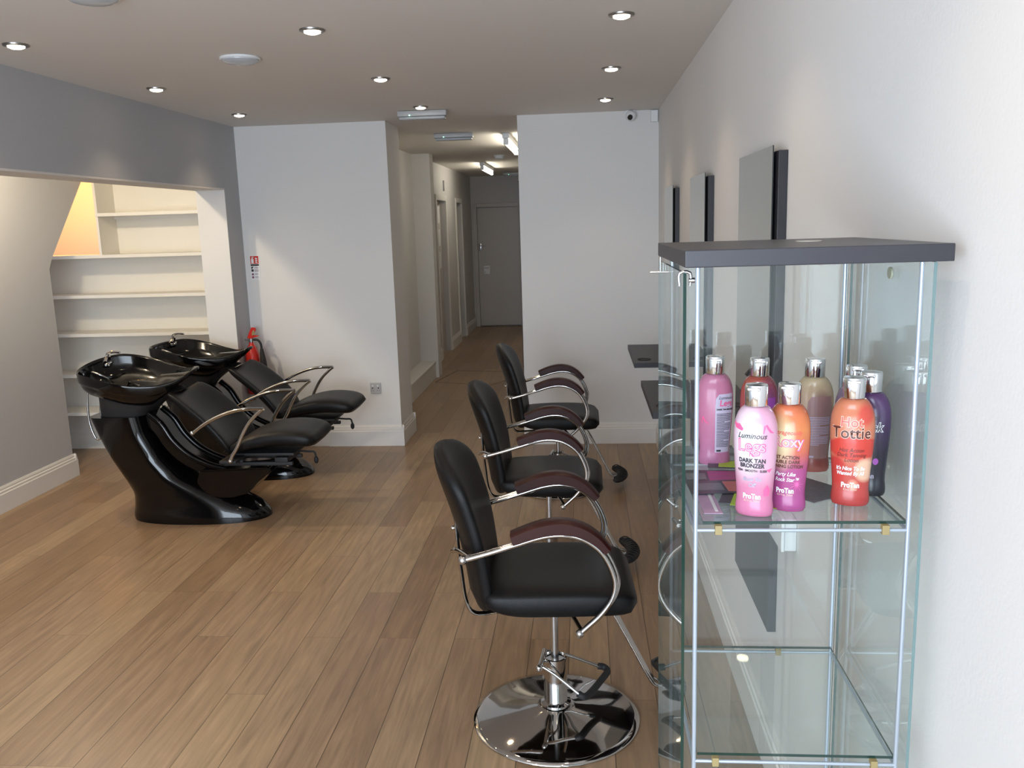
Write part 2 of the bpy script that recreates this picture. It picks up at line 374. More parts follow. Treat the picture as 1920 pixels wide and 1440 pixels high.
o = obj('wall_plaque', bx(0, .012, -.035, .035, -.07, .07, .002), M_STEEL); o.location = (XH+.0005, 11.8, 2.24)
tag(o, 'small dark plaque on the hall wall above the first door', 'plaque')

# recess shelving fixed between the walls
SHZ = [1.885, 1.575, 1.272, .975, .655, .352]
t = thing('shelving', 'cream painted built-in shelving of six boards filling the alcove behind the basins', 'shelves', (-3.5, 6.5, 0)); t.location = (0, 0, 0)
for i, z in enumerate(SHZ):
    x0 = -3.655 if i == 0 else -4.399
    bm = B(); box(bm, x0, XL-.2205, 6.40, YB-.0005, z-.018, z, .002); box(bm, x0, XL-.2205, 6.395, 6.401, z-.024, z+.001, .001); box(bm, x0, XL-.2205, 6.63, YB-.0005, z-.045, z-.0185)
    obj('shelf_board', bm, M_CREAM, t)
bm = B(); box(bm, -3.655, -3.637, 6.40, YB-.0005, 1.5755, 1.8665); box(bm, -3.655, -3.637, 6.40, YB-.0005, 1.8855, H-.001)
obj('side_panel', bm, M_CREAM, t)

# ---------------------------------------------------------------- ceiling fittings
def downlight(loc, label):
    t = thing('ceiling_downlight', label, 'downlight', loc, 0, 'recessed ceiling downlights')
    obj('bezel', lathe(B(), [(.034, -.001), (.034, -.007), (.041, -.009), (.050, -.006), (.051, -.0005)], n=28), M_BEZEL, t, 40)
    obj('lamp', lathe(B(), [(0, -.004), (.032, -.004), (.033, -.012), (.020, -.017), (0, -.018)], n=24), M_LED, t, 40)
    light('lamp_beam', 'SPOT', (0, 0, -.03), DOWN_W, (1.0, 0.76, 0.50), t, spot_size=math.radians(105), spot_blend=0.85, shadow_soft_size=0.025)
    return t
rows = [3.595, 4.796, 5.968]; cols = [(-2.309, 'left'), (-1.063, 'middle'), (0.163, 'right')]
names3 = {0: 'nearest', 1: 'second', 2: 'farthest'}
base = None
for cx_, cn in cols:
    for k, yy in enumerate(rows):
        side = {'left': 'row beside the grey left wall', 'middle': 'row down the middle of the ceiling', 'right': 'row beside the white right wall'}[cn]
        lab = 'glowing round downlight, %s of the three in the %s' % (names3[k], side)
        if base is None: base = downlight((cx_, yy, H), lab)
        else: dup(base, (cx_, yy, H), 0, lab)
for cx_, cn in cols:   # nearer the shop front, over the camera
    for yy, w in ((2.40, 'just above the top edge of the picture'), (1.2, 'above the camera'), (0.0, 'nearest the shop window')):
        dup(base, (cx_, yy, H), 0, 'round overhead downlight %s, in the %s row' % (w, cn))

def oval_lamp(loc, label):
    t = thing('ceiling_disc_light', label, 'ceiling light', loc, 0, 'round unlit ceiling discs')
    obj('rim', lathe(B(), [(.090, -.001), (.092, -.008), (.086, -.012), (.083, -.010), (.083, -.001)], n=40), M_PLASTIC, t, 40)
    obj('diffuser', lathe(B(), [(.0825, -.007), (.081, -.015), (.066, -.024), (.035, -.030), (0, -.032)], n=40), M_DIFFUSER, t, 40)
    return t
o1 = oval_lamp((-1.551, 4.076, H), 'flat white round ceiling disc, unlit, between the left and middle downlights')
dup(o1, (-1.60, 2.93, H), 0, 'white round ceiling disc cut off by the top edge of the picture')

def bulkhead(loc, label, rz=0):
    t = thing('emergency_light', label, 'emergency light', loc, rz, 'emergency light bulkheads')
    obj('housing', bx(-.17, .17, -.045, .045, -.040, -.001, .008), M_PLASTICG, t, 40)
    obj('lens', bx(-.16, .16, -.040, .040, -.060, -.0405, .009, 3), M_DIFFUSER, t, 40)
    obj('indicator', bx(-.088, -.080, -.049, -.046, -.037, -.030), M_GREENLED, t)
    bm = B()
    for i in range(9): box(bm, -.125+.011*i, -.125+.011*i+.007, -.0462, -.0455, -.030+.004*(i % 3), -.013-.003*(i % 2))
    obj('marking', bm, M_PLASTICG, t)
    return t
b1 = bulkhead((-1.09, 6.18, H), 'white emergency light bulkhead on the ceiling at the mouth of the hall', .03)
dup(b1, (-1.10, 7.74, H), .03, 'white emergency light bulkhead inside the hall, in front of the first strip light')
dup(b1, (-1.05, 13.9, H), .03, 'dim emergency light bulkhead on the hall ceiling above the end door')

def batten(loc, label, rz=0):
    t = thing('strip_light', label, 'strip light', loc, rz, 'lit fluorescent strips in the hall')
    obj('spine', bx(-.03, .03, -.62, .62, -.045, -.001, .004), M_PLASTIC, t)
    for s in (-1, 1): obj('end_cap', bx(-.022, .022, s*.60-.012, s*.60+.012, -.10, -.0455, .004), M_PLASTIC, t)
    bm = B(); tube(bm, [(0, -.585, -.083), (0, .585, -.083)], .016, smooth=False)
    obj('fluorescent_tube', bm, M_TUBE, t, 40)
    return t
l1 = batten((-.66, 8.5, H), 'lit fluorescent strip on the hall ceiling, half hidden by the white pier', 0)
dup(l1, (-1.27, 12.0, H), 0, 'lit fluorescent strip on the hall ceiling in front of the end door')
t = thing('smoke_alarm', 'small round white smoke alarm on the hall ceiling between the strip lights', 'smoke alarm', (-.95, 10.36, H))
obj('base_plate', lathe(B(), [(.062, -.001), (.062, -.012), (.058, -.014)], n=28), M_PLASTIC, t, 40)
obj('cover', lathe(B(), [(.052, -.0145), (.052, -.035), (.040, -.045), (0, -.047)], n=28), M_PLASTIC, t, 40)

light('recess_lamp', 'POINT', (-3.22, 4.75, 2.42), RECESS_W, (1.0, 0.84, 0.60), shadow_soft_size=.05)
light('recess_lamp', 'POINT', (-3.22, 2.9, 2.40), 34, (1.0, 0.82, 0.60), shadow_soft_size=.06)
light('stair_lamp', 'POINT', (-4.35, 6.80, 2.20), STAIR_W, (1.0, 0.47, 0.12), shadow_soft_size=.06)

t = thing('security_camera', 'white dome security camera under the ceiling on the right back wall', 'camera', (.361, YB, 2.47))
bm = B(); tube(bm, [(0, -.0005, 0), (0, -.03, 0)], .042, smooth=False, n=24); obj('mount', bm, M_PLASTIC, t, 40)
obj('head', ball(B(), (0, -.058, -.012), .038, n=24), M_PLASTIC, t, 60)
bm = B(); tube(bm, [(-.004, -.085, -.022), (-.008, -.099, -.030)], .018, smooth=False, n=20); obj('lens', bm, M_BLACK, t, 40)
o = obj('junction_box', bx(-.026, .026, -.035, -.0005, -.043, .040, .004), M_PLASTIC); o.location = (.533, YB, 2.455)
tag(o, 'small square white junction box in the top corner of the back wall', 'junction box')

# ---------------------------------------------------------------- wall things
def socket(name, label, cat, loc, kind):
    t = thing(name, label, cat, loc)
    return t
t = thing('wall_socket', 'grey double socket plate low on the back wall beside the hall opening', 'socket', (-1.652, YB, .467))
obj('plate', bx(-.043, .043, -.010, -.0005, -.043, .043, .003), M_PLASTICG, t)
for sx in (-.02, .02): obj('switch', bx(sx-.006, sx+.006, -.014, -.0102, .012, .026, .001), M_PLASTIC, t)
for sx in (-.024, .024):
    bm = B()
    for q in ((-.004, .004, -.004, .006), (-.011, -.006, -.022, -.018), (.006, .011, -.022, -.018)): box(bm, sx+q[0], sx+q[1], -.0112, -.0102, q[2], q[3])
    obj('socket_outlet', bm, M_BLACK, t)
t = thing('wall_socket', 'white surface-mounted double socket on the right wall seen through the glass cabinet', 'socket', (XR, 2.37, .86))
obj('back_box', bx(-.032, -.0005, -.075, .075, -.045, .045, .003), M_PLASTIC, t)
obj('plate', bx(-.042, -.0325, -.077, .077, -.047, .047, .003), M_PLASTIC, t)
for sy in (-.03, .03): obj('switch', bx(-.046, -.0422, sy-.006, sy+.006, .012, .030, .001), M_PLASTICG, t)

# safety sign
t = thing('safety_sign', 'narrow red and white fire extinguisher sign on the left back wall', 'sign', (-2.552, YB, 1.437))
obj('panel', bx(-.038, .038, -.003, -.0005, -.094, .094, .0008), M_PLASTIC, t)
obj('red_panel', bx(-.033, .033, -.0036, -.0031, .030, .090), M_RED, t)
bm = B(); box(bm, -.026, -.006, -.0042, -.0037, .034, .068); box(bm, -.022, -.010, -.0042, -.0037, .070, .078); box(bm, -.020, -.003, -.0042, -.0037, .080, .084)
for i in range(3):
    prism(bm, [(.004+.0*i, .040+i*.014), (.026, .036+i*.014), (.020, .046+i*.014), (.010, .050+i*.014)], 'y', -.0042, -.0037)
obj('pictogram', bm, M_PLASTIC, t)
bm = B(); box(bm, -.033, .033, -.0036, -.0031, .014, .027)
prism(bm, [(-.030, .008), (-.010, .008), (-.022, -.008), (-.030, -.008)], 'y', -.0036, -.0031); box(bm, -.030, -.012, -.0036, -.0031, -.030, -.012)
obj('black_panel', bm, M_BLACK, t)
bm = B()
for z in (-.052, -.075): box(bm, -.029, -.013, -.0036, -.0031, z-.007, z+.009); 
for z in (.002, -.004, -.016, -.022, -.028): box(bm, -.005, .028, -.0036, -.0031, z-.0012, z+.0012)
for z in (-.046, -.052, -.070, -.077): box(bm, -.005, .022, -.0036, -.0031, z-.0012, z+.0012)
obj('small_print', bm, mat('mauve_ink', (.20, .06, .10), .5, noise=.05), t)

# extinguisher on the corner of the back wall
t = thing('fire_extinguisher', 'red fire extinguisher with black horn hanging in the corner behind the far basin', 'fire extinguisher', (-2.570, 6.50, .37))
obj('cylinder', lathe(B(), [(0, .10), (.052, .10), (.056, .108), (.056, .36), (.052, .41), (.036, .46), (.020, .485), (.017, .50), (.017, .515), (0, .515)], n=32), M_RED, t, 40)
obj('body_label', lathe(B(), [(.0565, .25), (.0568, .251), (.0568, .329), (.0565, .33)], n=32), M_PLASTIC, t, 40)
bm = B(); lathe(bm, [(.022, .505), (.022, .53), (.012, .535), (0, .535)]); tube(bm, [(-.05, 0, .522), (.04, 0, .522)], .007, smooth=False)
obj('valve', bm, M_STEEL, t, 40)
bm = B(); prism(bm, [(-.028, .535), (.012, .535), (.045, .60), (.040, .615), (.012, .618), (-.005, .585)], 'y', -.010, .010); prism(bm, [(.005, .535), (.06, .548), (.06, .555), (.01, .556)], 'y', -.009, .009)
obj('handle', bm, M_RED, t)
obj('tag', prism(B(), [(.012, .555), (.042, .565), (.030, .60), (.016, .585)], 'y', -.0125, -.0105), M_YELLOW, t)
bm = B(); tube(bm, [(.02, -.005, .522), (.055, -.01, .520), (.078, -.012, .49), (.082, -.012, .44)], .009); 
obj('hose', bm, M_RUBBER, t, 40)
bm = B(); tube(bm, [(.082, -.012, .45), (.084, -.012, .40), (.088, -.012, .33), (.096, -.012, .12)], .013, rads=lambda s: .012+.020*s)
obj('horn', bm, M_RUBBER, t, 40)
obj('bracket', bx(-.03, .03, .0565, .1595, .3, .33), M_STEEL, t)

# ---------------------------------------------------------------- styling stations
def station(yc, label, lab2):
    t = thing('mirror_panel', label, 'mirror', (XR, yc, 0), 0, 'mirror panels on the right wall')
    obj('backboard', bx(-.026, -.0005, -.285, .285, .47, 1.892, .0015), M_WALNUT, t)
    obj('spacer', bx(-.034, -.0265, -.20, .20, 1.0, 1.84), M_BLACK, t)
    mb = bx(-.038, -.0345, -.262, .262, .92, 1.907)
    for f in mb.faces:
        f.normal_update(); f.material_index = 0 if f.normal.x < -.5 else 1
    obj('mirror', mb, [M_MIRROR, M_BLACK], t)
    s = thing('styling_shelf', lab2, 'shelf', (XR, yc, .88), 0, 'styling shelves below the mirrors')
    # board with a round dryer holder cut through near its outer near corner
    bm = B(); x0, x1, y0, y1 = -.272, -.0265, -.39, .39; cx, cy, r = -.205, -.26, .036
    for z, flip in ((0, 0), (-.03, 1)):
        n = 32; c = [bm.verts.new((cx+r*math.cos(2*PI*i/n), cy+r*math.sin(2*PI*i/n), z)) for i in range(n)]
        sq = []
        for i in range(n):
            dx, dy = math.cos(2*PI*i/n), math.sin(2*PI*i/n); hs = .052
            m_ = max(abs(dx), abs(dy)); sq.append(bm.verts.new((cx+dx/m_*hs, cy+dy/m_*hs, z)))
        for i in range(n): bm.faces.new((c[i], c[(i+1) % n], sq[(i+1) % n], sq[i]))
        X = [x0, cx-.052, cx+.052, x1]; Y = [y0, cy-.052, cy+.052, y1]
        for i in range(3):
            for j in range(3):
                if i == 1 and j == 1: continue
                bm.faces.new([bm.verts.new((a, b, z)) for a, b in ((X[i], Y[j]), (X[i+1], Y[j]), (X[i+1], Y[j+1]), (X[i], Y[j+1]))])
    n = 32
    loft(bm, [[(cx+r*math.cos(2*PI*i/n), cy+r*math.sin(2*PI*i/n), z) for i in range(n)] for z in (0, -.03)], cap=False)
    loft(bm, [[(x0, y0, z), (x1, y0, z), (x1, y1, z), (x0, y1, z)] for z in (0, -.03)], cap=False)
    bmesh.ops.remove_doubles(bm, verts=bm.verts[:], dist=1e-5)
    obj('board', bm, M_WALNUT, s)
    obj('dryer_ring', lathe(B(), [(.0355, -.034), (.0355, .001), (.041, .003), (.041, .0005), (.0358, -.0002)], cx, cy), M_RUBBER, s, 40)
    return t, s
T1, S1 = station(2.80, 'tall dark mirror panel nearest the camera, directly behind the glass cabinet', 'dark styling shelf seen only through the glass cabinet')
dup(T1, (XR, 4.165, 0), 0, 'dark mirror panel in the middle of the three on the right wall'); dup(S1, (XR, 4.165, .88), 0, 'dark styling shelf with dryer hole beside the middle chair')
dup(T1, (XR, 5.525, 0), 0, 'dark mirror panel farthest along the right wall, next to the corner'); dup(S1, (XR, 5.525, .88), 0, 'dark styling shelf with dryer hole nearest the back wall')

# ---------------------------------------------------------------- styling chair (faces +x, origin at base centre)
def armpath(s):
    y = s*.268
    return [(-.268, y, .700), (-.20, y, .718), (-.12, y, .742), (-.03, y, .768), (.04, y*1.0, .772), (.10, y, .754), (.152, y, .710), (.186, y, .635), (.184, y, .575), (.148, y, .515), (.085, y, .455)]
def make_chair(label):
    t = thing('styling_chair', label, 'chair', (0, 0, 0), 0, 'black styling chairs at the mirrors')
    obj('base', lathe(B(), [(0, .001), (.288, .001), (.292, .005), (.290, .009), (.27, .014), (.20, .026), (.13, .038), (.07, .050), (.05, .056), (0, .056)], n=72), M_CHROME, t, 50)
    bm = B(); lathe(bm, [(.048, .0565), (.053, .058), (.053, .066), (.043, .069), (.040, .070), (.040, .232), (.036, .234), (.034, .226), (.014, .226)], n=36)
    col = obj('column', bm, M_CHROME, t, 40)
    bm = B(); lathe(bm, [(0, .2265), (.0135, .2265), (.0135, .452), (0, .452)], n=20); obj('piston', bm, M_STEEL, t, 40)
    bm = B(); tube(bm, [(-.052, -.052, .222), (-.035, .05, .228)], .010, smooth=False); ball(bm, (-.056, -.060, .221), .012)
    tube(bm, [(-.05, -.045, .222), (.0, -.062, .195), (.085, -.085, .132)], .0055); tube(bm, [(-.03, .048, .228), (.05, .065, .200), (.165, .085, .142)], .0055)
    pl = obj('pump_lever', bm, M_CHROME, t, 40)
    bm = B(); tube(bm, [(.075, -.083, .137), (.098, -.080, .124), (.125, -.04, .122), (.165, .03, .128), (.186, .068, .135), (.176, .086, .142), (.155, .083, .148)], .012)
    obj('grip', bm, M_RUBBER, pl, 40)
    obj('seat_plate', bx(-.11, .11, -.08, .08, .4525, .471), M_RUBBER, t)
    # seat cushion: rounded slab lofted from back to front
    bm = B(); rings = []
    N = 22
    for i in range(N+1):
        u = i/N; x = -.238+.505*u
        ed = min(1, (1-abs(2*u-1)**9)**.5+1e-3)
        hw = (.228+.012*math.sin(PI*u))*(.80+.20*ed)*(1 if 0 < i < N else .94)
        zt = .568+.010*math.sin(PI*u)-.014*max(0, (u-.7)/.3)**2; zb = .470+.036*max(0, 1-u/.3)**2; 
        hh = (zt-zb)/2*(.35+.65*ed); zc = (zt+zb)/2
        dip = .010*math.sin(PI*u)
        rings.append([(x, yy, zc+zz-(dip*max(0, 1-(yy/.2)**2) if zz > 0 else 0)) for yy, zz in sup(hw, hh, 4.5)])
    loft(bm, rings); obj('seat', bm, M_LEATHER, t, 60)
    # backrest: curved shell, shoulders rounded
    bm = B(); rings = []; N = 30
    for i in range(N+1):
        u = i/N; z = .492+.508*u
        xc = -.243-.122*u+.02*math.sin(PI*u)*1.0-.012*max(0, u-.8)*5*.3
        top = max(0, (u-.72)/.28); bot = max(0, (.10-u)/.10)
        hw = .232*math.sqrt(max(.03, 1-top**2.6*.93))*(1-.10*bot**2)*(.90+.10*min(1, u/.5))
        th = .037*(1-.55*top**3)*(1-.35*bot)
        wrap = .045
        rings.append([(xc+xx+wrap*(yy/.232)**2-(.0), yy, z+xx*.25) for yy, xx in sup(hw, th, 3.0, 48)])
    loft(bm, rings); obj('backrest', bm, M_LEATHER, t, 60)
    bm = B()
    for s in (-1, 1):
        tube(bm, [(-.312, s*.12, .78), (-.308, s*.13, .70), (-.300, s*.13, .60), (-.288, s*.13, .50), (-.262, s*.12, .455), (-.20, s*.10, .448), (-.08, s*.07, .450)], .007, flat=1.6, up=(0, 1, 0))
        ball(bm, (-.322, s*.12, .75), .008); ball(bm, (-.317, s*.13, .68), .008)
    obj('back_frame', bm, M_CHROME, t, 40)
    for s in (-1, 1):
        P = armpath(s); bm = B(); tube(bm, P, .0085); tube(bm, [(a+.010, b-s*.020, c+.001) for a, b, c in P[:-1]]+[(P[-1][0]+.012, P[-1][1]-s*.02, P[-1][2]+.004)], .0075)
        tube(bm, [(.085, s*.268, .455), (.06, s*.15, .452), (.04, s*.06, .4505)], .008, k=3)
        tube(bm, [(-.262, s*.26, .705), (-.300, s*.17, .69), (-.33, s*.09, .66)], .008, k=3)
        a = obj('arm_frame', bm, M_CHROME, t, 40)
        obj('end_ball', ball(B(), (P[0][0]-.012, P[0][1], P[0][2]-.002), .015), M_STEEL, a, 60); obj('end_ball', ball(B(), (P[-1][0]-.008, P[-1][1], P[-1][2]-.006), .014), M_STEEL, a, 60)
        pts = catmull(P[2:8], 6)[:-6]; n = len(pts); rings = []
        for i, p in enumerate(pts):
            tn = (pts[min(i+1, n-1)]-pts[max(0, i-1)]).normalized(); up = Vector((-tn.z, 0, tn.x)); 
            if up.z < 0: up = -up
            w = .030; h0 = .007; h1 = .007+.042*(.62+.38*math.sin(PI*min(1, (i+4)/(n+2))))
            yy = p.y-s*.008
            rings.append([Vector((p.x, yy+dy, p.z))+up*hh for dy, hh in ((-w, h0), (w, h0), (w, h1-.007), (w-.009, h1), (-w+.009, h1), (-w, h1-.007))])
        bm = B(); loft(bm, rings); obj('arm_pad', bm, M_MAHOG, t, 50)
    bm = B()
    for s in (-1, 1): tube(bm, [(.05, s*.018, .458), (.14, s*.018, .452), (.19, s*.018, .42), (.262, s*.018, .285), (.322, s*.018, .165), (.350, s*.020, .128), (.400, s*.022, .120)], .0075)
    obj('footrest_bar', bm, M_CHROME, t, 40)
    bm = B(); rings = []
    for i in range(17):
        v = -1+i/8; yy = v*.155; xx = .418-.055*v*v; zz = .128; rr = .030*math.sqrt(max(.08, 1-abs(v)**6))
        rings.append([(xx+rr*1.15*math.cos(a), yy, zz+rr*math.sin(a)*.8) for a in [2*PI*j/14 for j in range(14)]])
    loft(bm, rings)
    for i in range(11):
        v = -.82+i*.164; xx = .418-.055*v*v
        tube(bm, [(xx-.026, v*.155, .142), (xx-.008, v*.155, .154), (xx+.012, v*.155, .153), (xx+.030, v*.155, .140)], .0035, n=6, k=2)
    obj('footrest_pad', bm, M_RUBBER, t, 50)
    return t
C1 = make_chair('black vinyl styling chair nearest the camera, whole chrome base in view')
C1.location = (-.118, 2.80, 0); C1.rotation_euler = (0, 0, .05)
C2 = dup(C1, (-.188, 4.18, 0), .0, 'black vinyl styling chair in the middle, pump lever turned to the left')
C3 = dup(C1, (-.180, 5.53, 0), .0, 'black vinyl styling chair farthest from the camera, beside the back wall')
for c in list(C2.children)+list(C3.children):   # these two are pumped lower
    if not c.name.startswith(('base', 'column', 'pump_lever', 'piston')): c.location.z = -.048
    if c.name.startswith('piston'): c.location.z = -.048
for c in C2.children:
    if c.name.startswith('pump_lever'): c.rotation_euler = (0, 0, PI*1.02)

# ---------------------------------------------------------------- backwash units (chair faces +x)
BASIN_ROLL = .04
def interp(tab, v):
    for (a, fa), (b, fb) in zip(tab, tab[1:]):
        if v <= b: 
            u = (v-a)/(b-a); u = max(0, min(1, u)); return fa+(fb-fa)*u
    return tab[-1][1]
def smooth_tab(tab, v):
    return (interp(tab, v-.02)+interp(tab, v)*2+interp(tab, v+.02))/4
def make_wash(label):
    t = thing('backwash_unit', label, 'backwash unit', (0, 0, 0), 0, 'black backwash basin units')
    # pedestal, x relative to world positions measured for the near unit
    Lf = [(0, -2.785), (.02, -2.792), (.08, -2.775), (.17, -2.762), (.26, -2.795), (.41, -2.870), (.53, -2.918), (.66, -2.962)]
    Rt = [(0, -1.935), (.02, -1.93), (.08, -1.985), (.13, -2.09), (.20, -2.26), (.28, -2.42), (.40, -2.53), (.55, -2.60), (.66, -2.62)]
    Hw = [(0, .185), (.03, .183), (.10, .168), (.20, .158), (.40, .160), (.66, .172)]
    bm = B(); rings = []
    for i in range(34):
        z = .001+.655*(i/33); l, r, hw = smooth_tab(Lf, z), smooth_tab(Rt, z), smooth_tab(Hw, z)
        cx, a = (l+r)/2, (r-l)/2; ex = 2.3+1.6*min(1, z/.45)
        rings.append([(cx+xx, yy, z) for xx, yy in sup(a, hw, ex, 56)])
    loft(bm, rings); obj('pedestal', bm, M_BLACKGLOSS, t, 60)
    # raised moulded rail running down the front face
    bm = B(); P = [(-2.60, .665), (-2.53, .60), (-2.47, .50), (-2.38, .41), (-2.26, .345), (-2.15, .315)]
    for s in (-1, 1):
        tube(bm, [(x, s*.085, z) for x, z in P], .020, n=10, flat=1.2, up=(0, 1, 0))
    loft(bm, [[(x-.0, -.085, z), (x, .085, z), (x-.05, .085, z-.05), (x-.05, -.085, z-.05)] for x, z in [(p.x, p.y) for p in catmull([(a, b, 0) for a, b in P], 4)]])
    obj('back_rail', bm, M_BLACKGLOSS, t, 60)
    # cantilevered seat bracket
    bm = B(); prism(bm, [(-2.33, .245), (-2.30, .32), (-1.88, .335), (-1.86, .315), (-1.95, .245), (-2.02, .175), (-2.12, .15), (-2.26, .15)], 'y', -.13, .13)
    bmesh.ops.bevel(bm, geom=bm.edges[:], offset=.008, segments=2, affect='EDGES')
    obj('seat_bracket', bm, M_BLACKGLOSS, t, 40)
    bm = B(); box(bm, -2.16, -1.74, -.10, -.075, .340, .362, .003); box(bm, -2.16, -1.74, .075, .10, .340, .362, .003); box(bm, -1.84, -1.76, -.12, .12, .362, .395, .004)
    box(bm, -2.12, -2.02, -.255, .255, .395, .412, .003); box(bm, -2.10, -1.72, -.12, .12, .405, .422, .003)
    for s in (-.09, .09): tube(bm, [(-2.05, s, .362), (-2.07, s, .40)], .02, smooth=False)
    mech = obj('seat_slide', bm, M_RUBBER, t, 40)
    bm = B(); tube(bm, [(-1.76, .09, .38), (-1.70, .09, .375), (-1.665, .09, .372), (-1.655, .09, .34)], .006, k=4); obj('lever', bm, M_RUBBER, mech, 40)
    bm = B(); ball(bm, (-1.655, .09, .322), .014, sz=1.7); obj('knob', bm, M_RUBBER, mech, 60)
    # neck under the basin
    bm = B(); rings = []
    for i in range(12):
        u = i/11; z = .640+.155*u; l = -2.912; r = -2.62+.20*u**1.5
        rings.append([((l+r)/2+xx, yy, z) for xx, yy in sup((r-l)/2, .13+.02*u, 3.4, 40)])
    loft(bm, rings); obj('basin_neck', bm, M_RUBBER, t, 60)
    # basin: outer shell and inner bowl lofted over an egg-shaped rim that rises to a thin neck lip
    def egg(a_):
        c, s = math.cos(a_), math.sin(a_)
        x = -2.70+(.390 if c > 0 else .328)*math.copysign(abs(c)**(1.0 if c > 0 else .80), c)
        y = .245*math.copysign(abs(s)**.86, s)*(1-.38*max(0, c)**1.2)
        return x, y
    RZ = [(-3.05, .945), (-2.9, .955), (-2.8, .937), (-2.7, .910), (-2.6, .886), (-2.48, .872), (-2.40, .884), (-2.34, .910), (-2.31, .928)]
    def rim(x, y): return (interp(RZ, x-.03)+interp(RZ, x)*2+interp(RZ, x+.03))/4
    n = 64; A = [2*PI*i/n for i in range(n)]
    outer = [(.45, -.150), (.62, -.150), (.76, -.143), (.87, -.125), (.94, -.100), (.965, -.080), (.970, -.064), (.990, -.060), (1.0, -.052), (1.0, -.012), (.996, -.003), (.985, .001)]
    inner = [(.958, .0), (.940, -.010), (.90, -.05), (.83, -.085), (.70, -.108), (.50, -.12), (.25, -.124), (.06, -.125)]
    rings = []
    for k, (s, dz) in enumerate(outer+inner):
        ring = []
        for a_ in A:
            x, y = egg(a_); isout = k < len(outer); cx0 = -2.72 if isout else -2.78
            rx = rim(x, y); fr = max(0, min(1, (x+2.52)/.20))
            w = 1 if (isout and s > .96) else s
            dd = dz*(1-.80*fr) if isout else (dz*(1-.55*fr) if k >= len(outer)+2 else dz)
            xx = cx0+(x-cx0)*s*(1-.10*fr*(1-s) if isout else 1)
            ring.append((xx, y*s, rx*w+.905*(1-w)+dd))
        rings.append(ring)
    bm = B(); loft(bm, rings)
    for v in bm.verts: v.co.z -= .9
    bs = obj('basin', bm, M_BLACKGLOSS, t, 60); bs.location = (0, 0, .9); bs.rotation_euler = (BASIN_ROLL, 0, 0)
    obj('drain', lathe(B(), [(0, 0), (.022, 0), (.022, .004), (.016, .005), (0, .003)], -2.78, 0), M_CHROME, bs, 40).location = (0, 0, -.119)
    # mixer tap and spray on the far rim
    bm = B(); lathe(bm, [(.024, 0), (.024, .012), (.017, .02), (.017, .05), (.020, .056), (0, .060)], -2.87, .165); 
    tube(bm, [(-2.87, .165, .045), (-2.86, .13, .045), (-2.85, .10, .030)], .010, k=4); tube(bm, [(-2.90, .165, .022), (-2.84, .165, .022)], .007, smooth=False)
    tp = obj('mixer_tap', bm, M_CHROME, t, 40); tp.location = (-.075, -.03, .925)
    bm = B(); tube(bm, [(-2.87, .165, .060), (-2.865, .165, .074), (-2.83, .160, .084), (-2.78, .155, .082)], .007, k=4, flat=1.5)
    obj('tap_lever', bm, M_CHROME, tp, 40)
    bm = B(); tube(bm, [(-2.93, .0, .88), (-2.93, -.07, .91), (-2.90, -.12, .925), (-2.85, -.13, .91), (-2.82, -.09, .87), (-2.84, -.03, .82)], .006, k=8)
    obj('spray_hose', bm, M_STEEL, t, 40)
    bm = B(); tube(bm, [(-3.012, .0, .83), (-3.028, .0, .72), (-3.030, .0, .60), (-3.012, .0, .52), (-2.990, .0, .487), (-2.962, .0, .51), (-2.945, .0, .57), (-2.947, .0, .62), (-2.95, .0, .68), (-2.93, .0, .76)], .0065, k=8)
    obj('loop_hose', bm, M_STEEL, t, 40)
    bm = B(); tube(bm, [(-2.95, .04, .78), (-2.965, .04, .73), (-2.955, .04, .69), (-2.93, .04, .662)], .006); tube(bm, [(-2.925, -.02, .78), (-2.93, -.02, .70), (-2.925, -.02, .662)], .007)
    obj('supply_pipe', bm, M_PLASTICG, t, 40)
    # seat
    bm = B(); rings = []; N = 26
    for i in range(N+1):
        u = i/N; x = -2.125+.56*u; ed = max(.06, 1-abs(2*u-1)**(10 if u > .5 else 5))**.5
        zc = .447+.050*math.sin(PI*min(1, u*.95))+.052*u; hh = (.034+.014*math.sin(PI*u)+.020*u)*ed; hw = .215*(.74+.26*max(.02, 1-abs(2*u-1)**6)**.5)
        rings.append([(x, yy, zc+zz-.012*max(0, 1-(yy/.2)**2)*(zz > 0)) for yy, zz in sup(hw, hh, 3.2)])
    loft(bm, rings); obj('seat', bm, M_LEATHER, t, 60)
    # reclined backrest
    bm = B(); rings = []; N = 26
    for i in range(N+1):
        u = i/N; ed = max(.02, 1-abs(2*u-1)**7)**.5
        x = -2.095-.345*u+.035*math.sin(PI*u); z = .425+.352*u; hw = (.222+.018*math.sin(PI*u))*(.90+.10*ed); th = .034*ed
        tx, tz = -.345, .352; l = math.hypot(tx, tz); nx, nz = tz/l, -tx/l
        rings.append([(x+nx*q+.035*(yy/.2)**2*nx, yy, z+nz*q+.035*(yy/.2)**2*nz) for yy, q in sup(hw, th, 3.2)])
    loft(bm, rings); obj('backrest', bm, M_LEATHER, t, 60)
    for s in (-1, 1):
        y = s*.275; bm = B()
        tube(bm, [(-2.245, y, .590), (-2.185, y, .632), (-2.11, y, .672), (-2.02, y, .705), (-1.93, y, .722), (-1.822, y, .724)], .011)
        tube(bm, [(-1.822, y, .724), (-1.86, y, .695), (-1.915, y, .64), (-1.96, y, .57), (-1.995, y, .50), (-2.025, y, .455), (-2.04, y, .425)], .011)
        tube(bm, [(-2.245, y, .590), (-2.245, s*.205, .585)], .008, smooth=False); tube(bm, [(-2.04, y, .42), (-2.05, s*.20, .404)], .009, smooth=False)
        a = obj('arm_tube', bm, M_CHROME, t, 40)
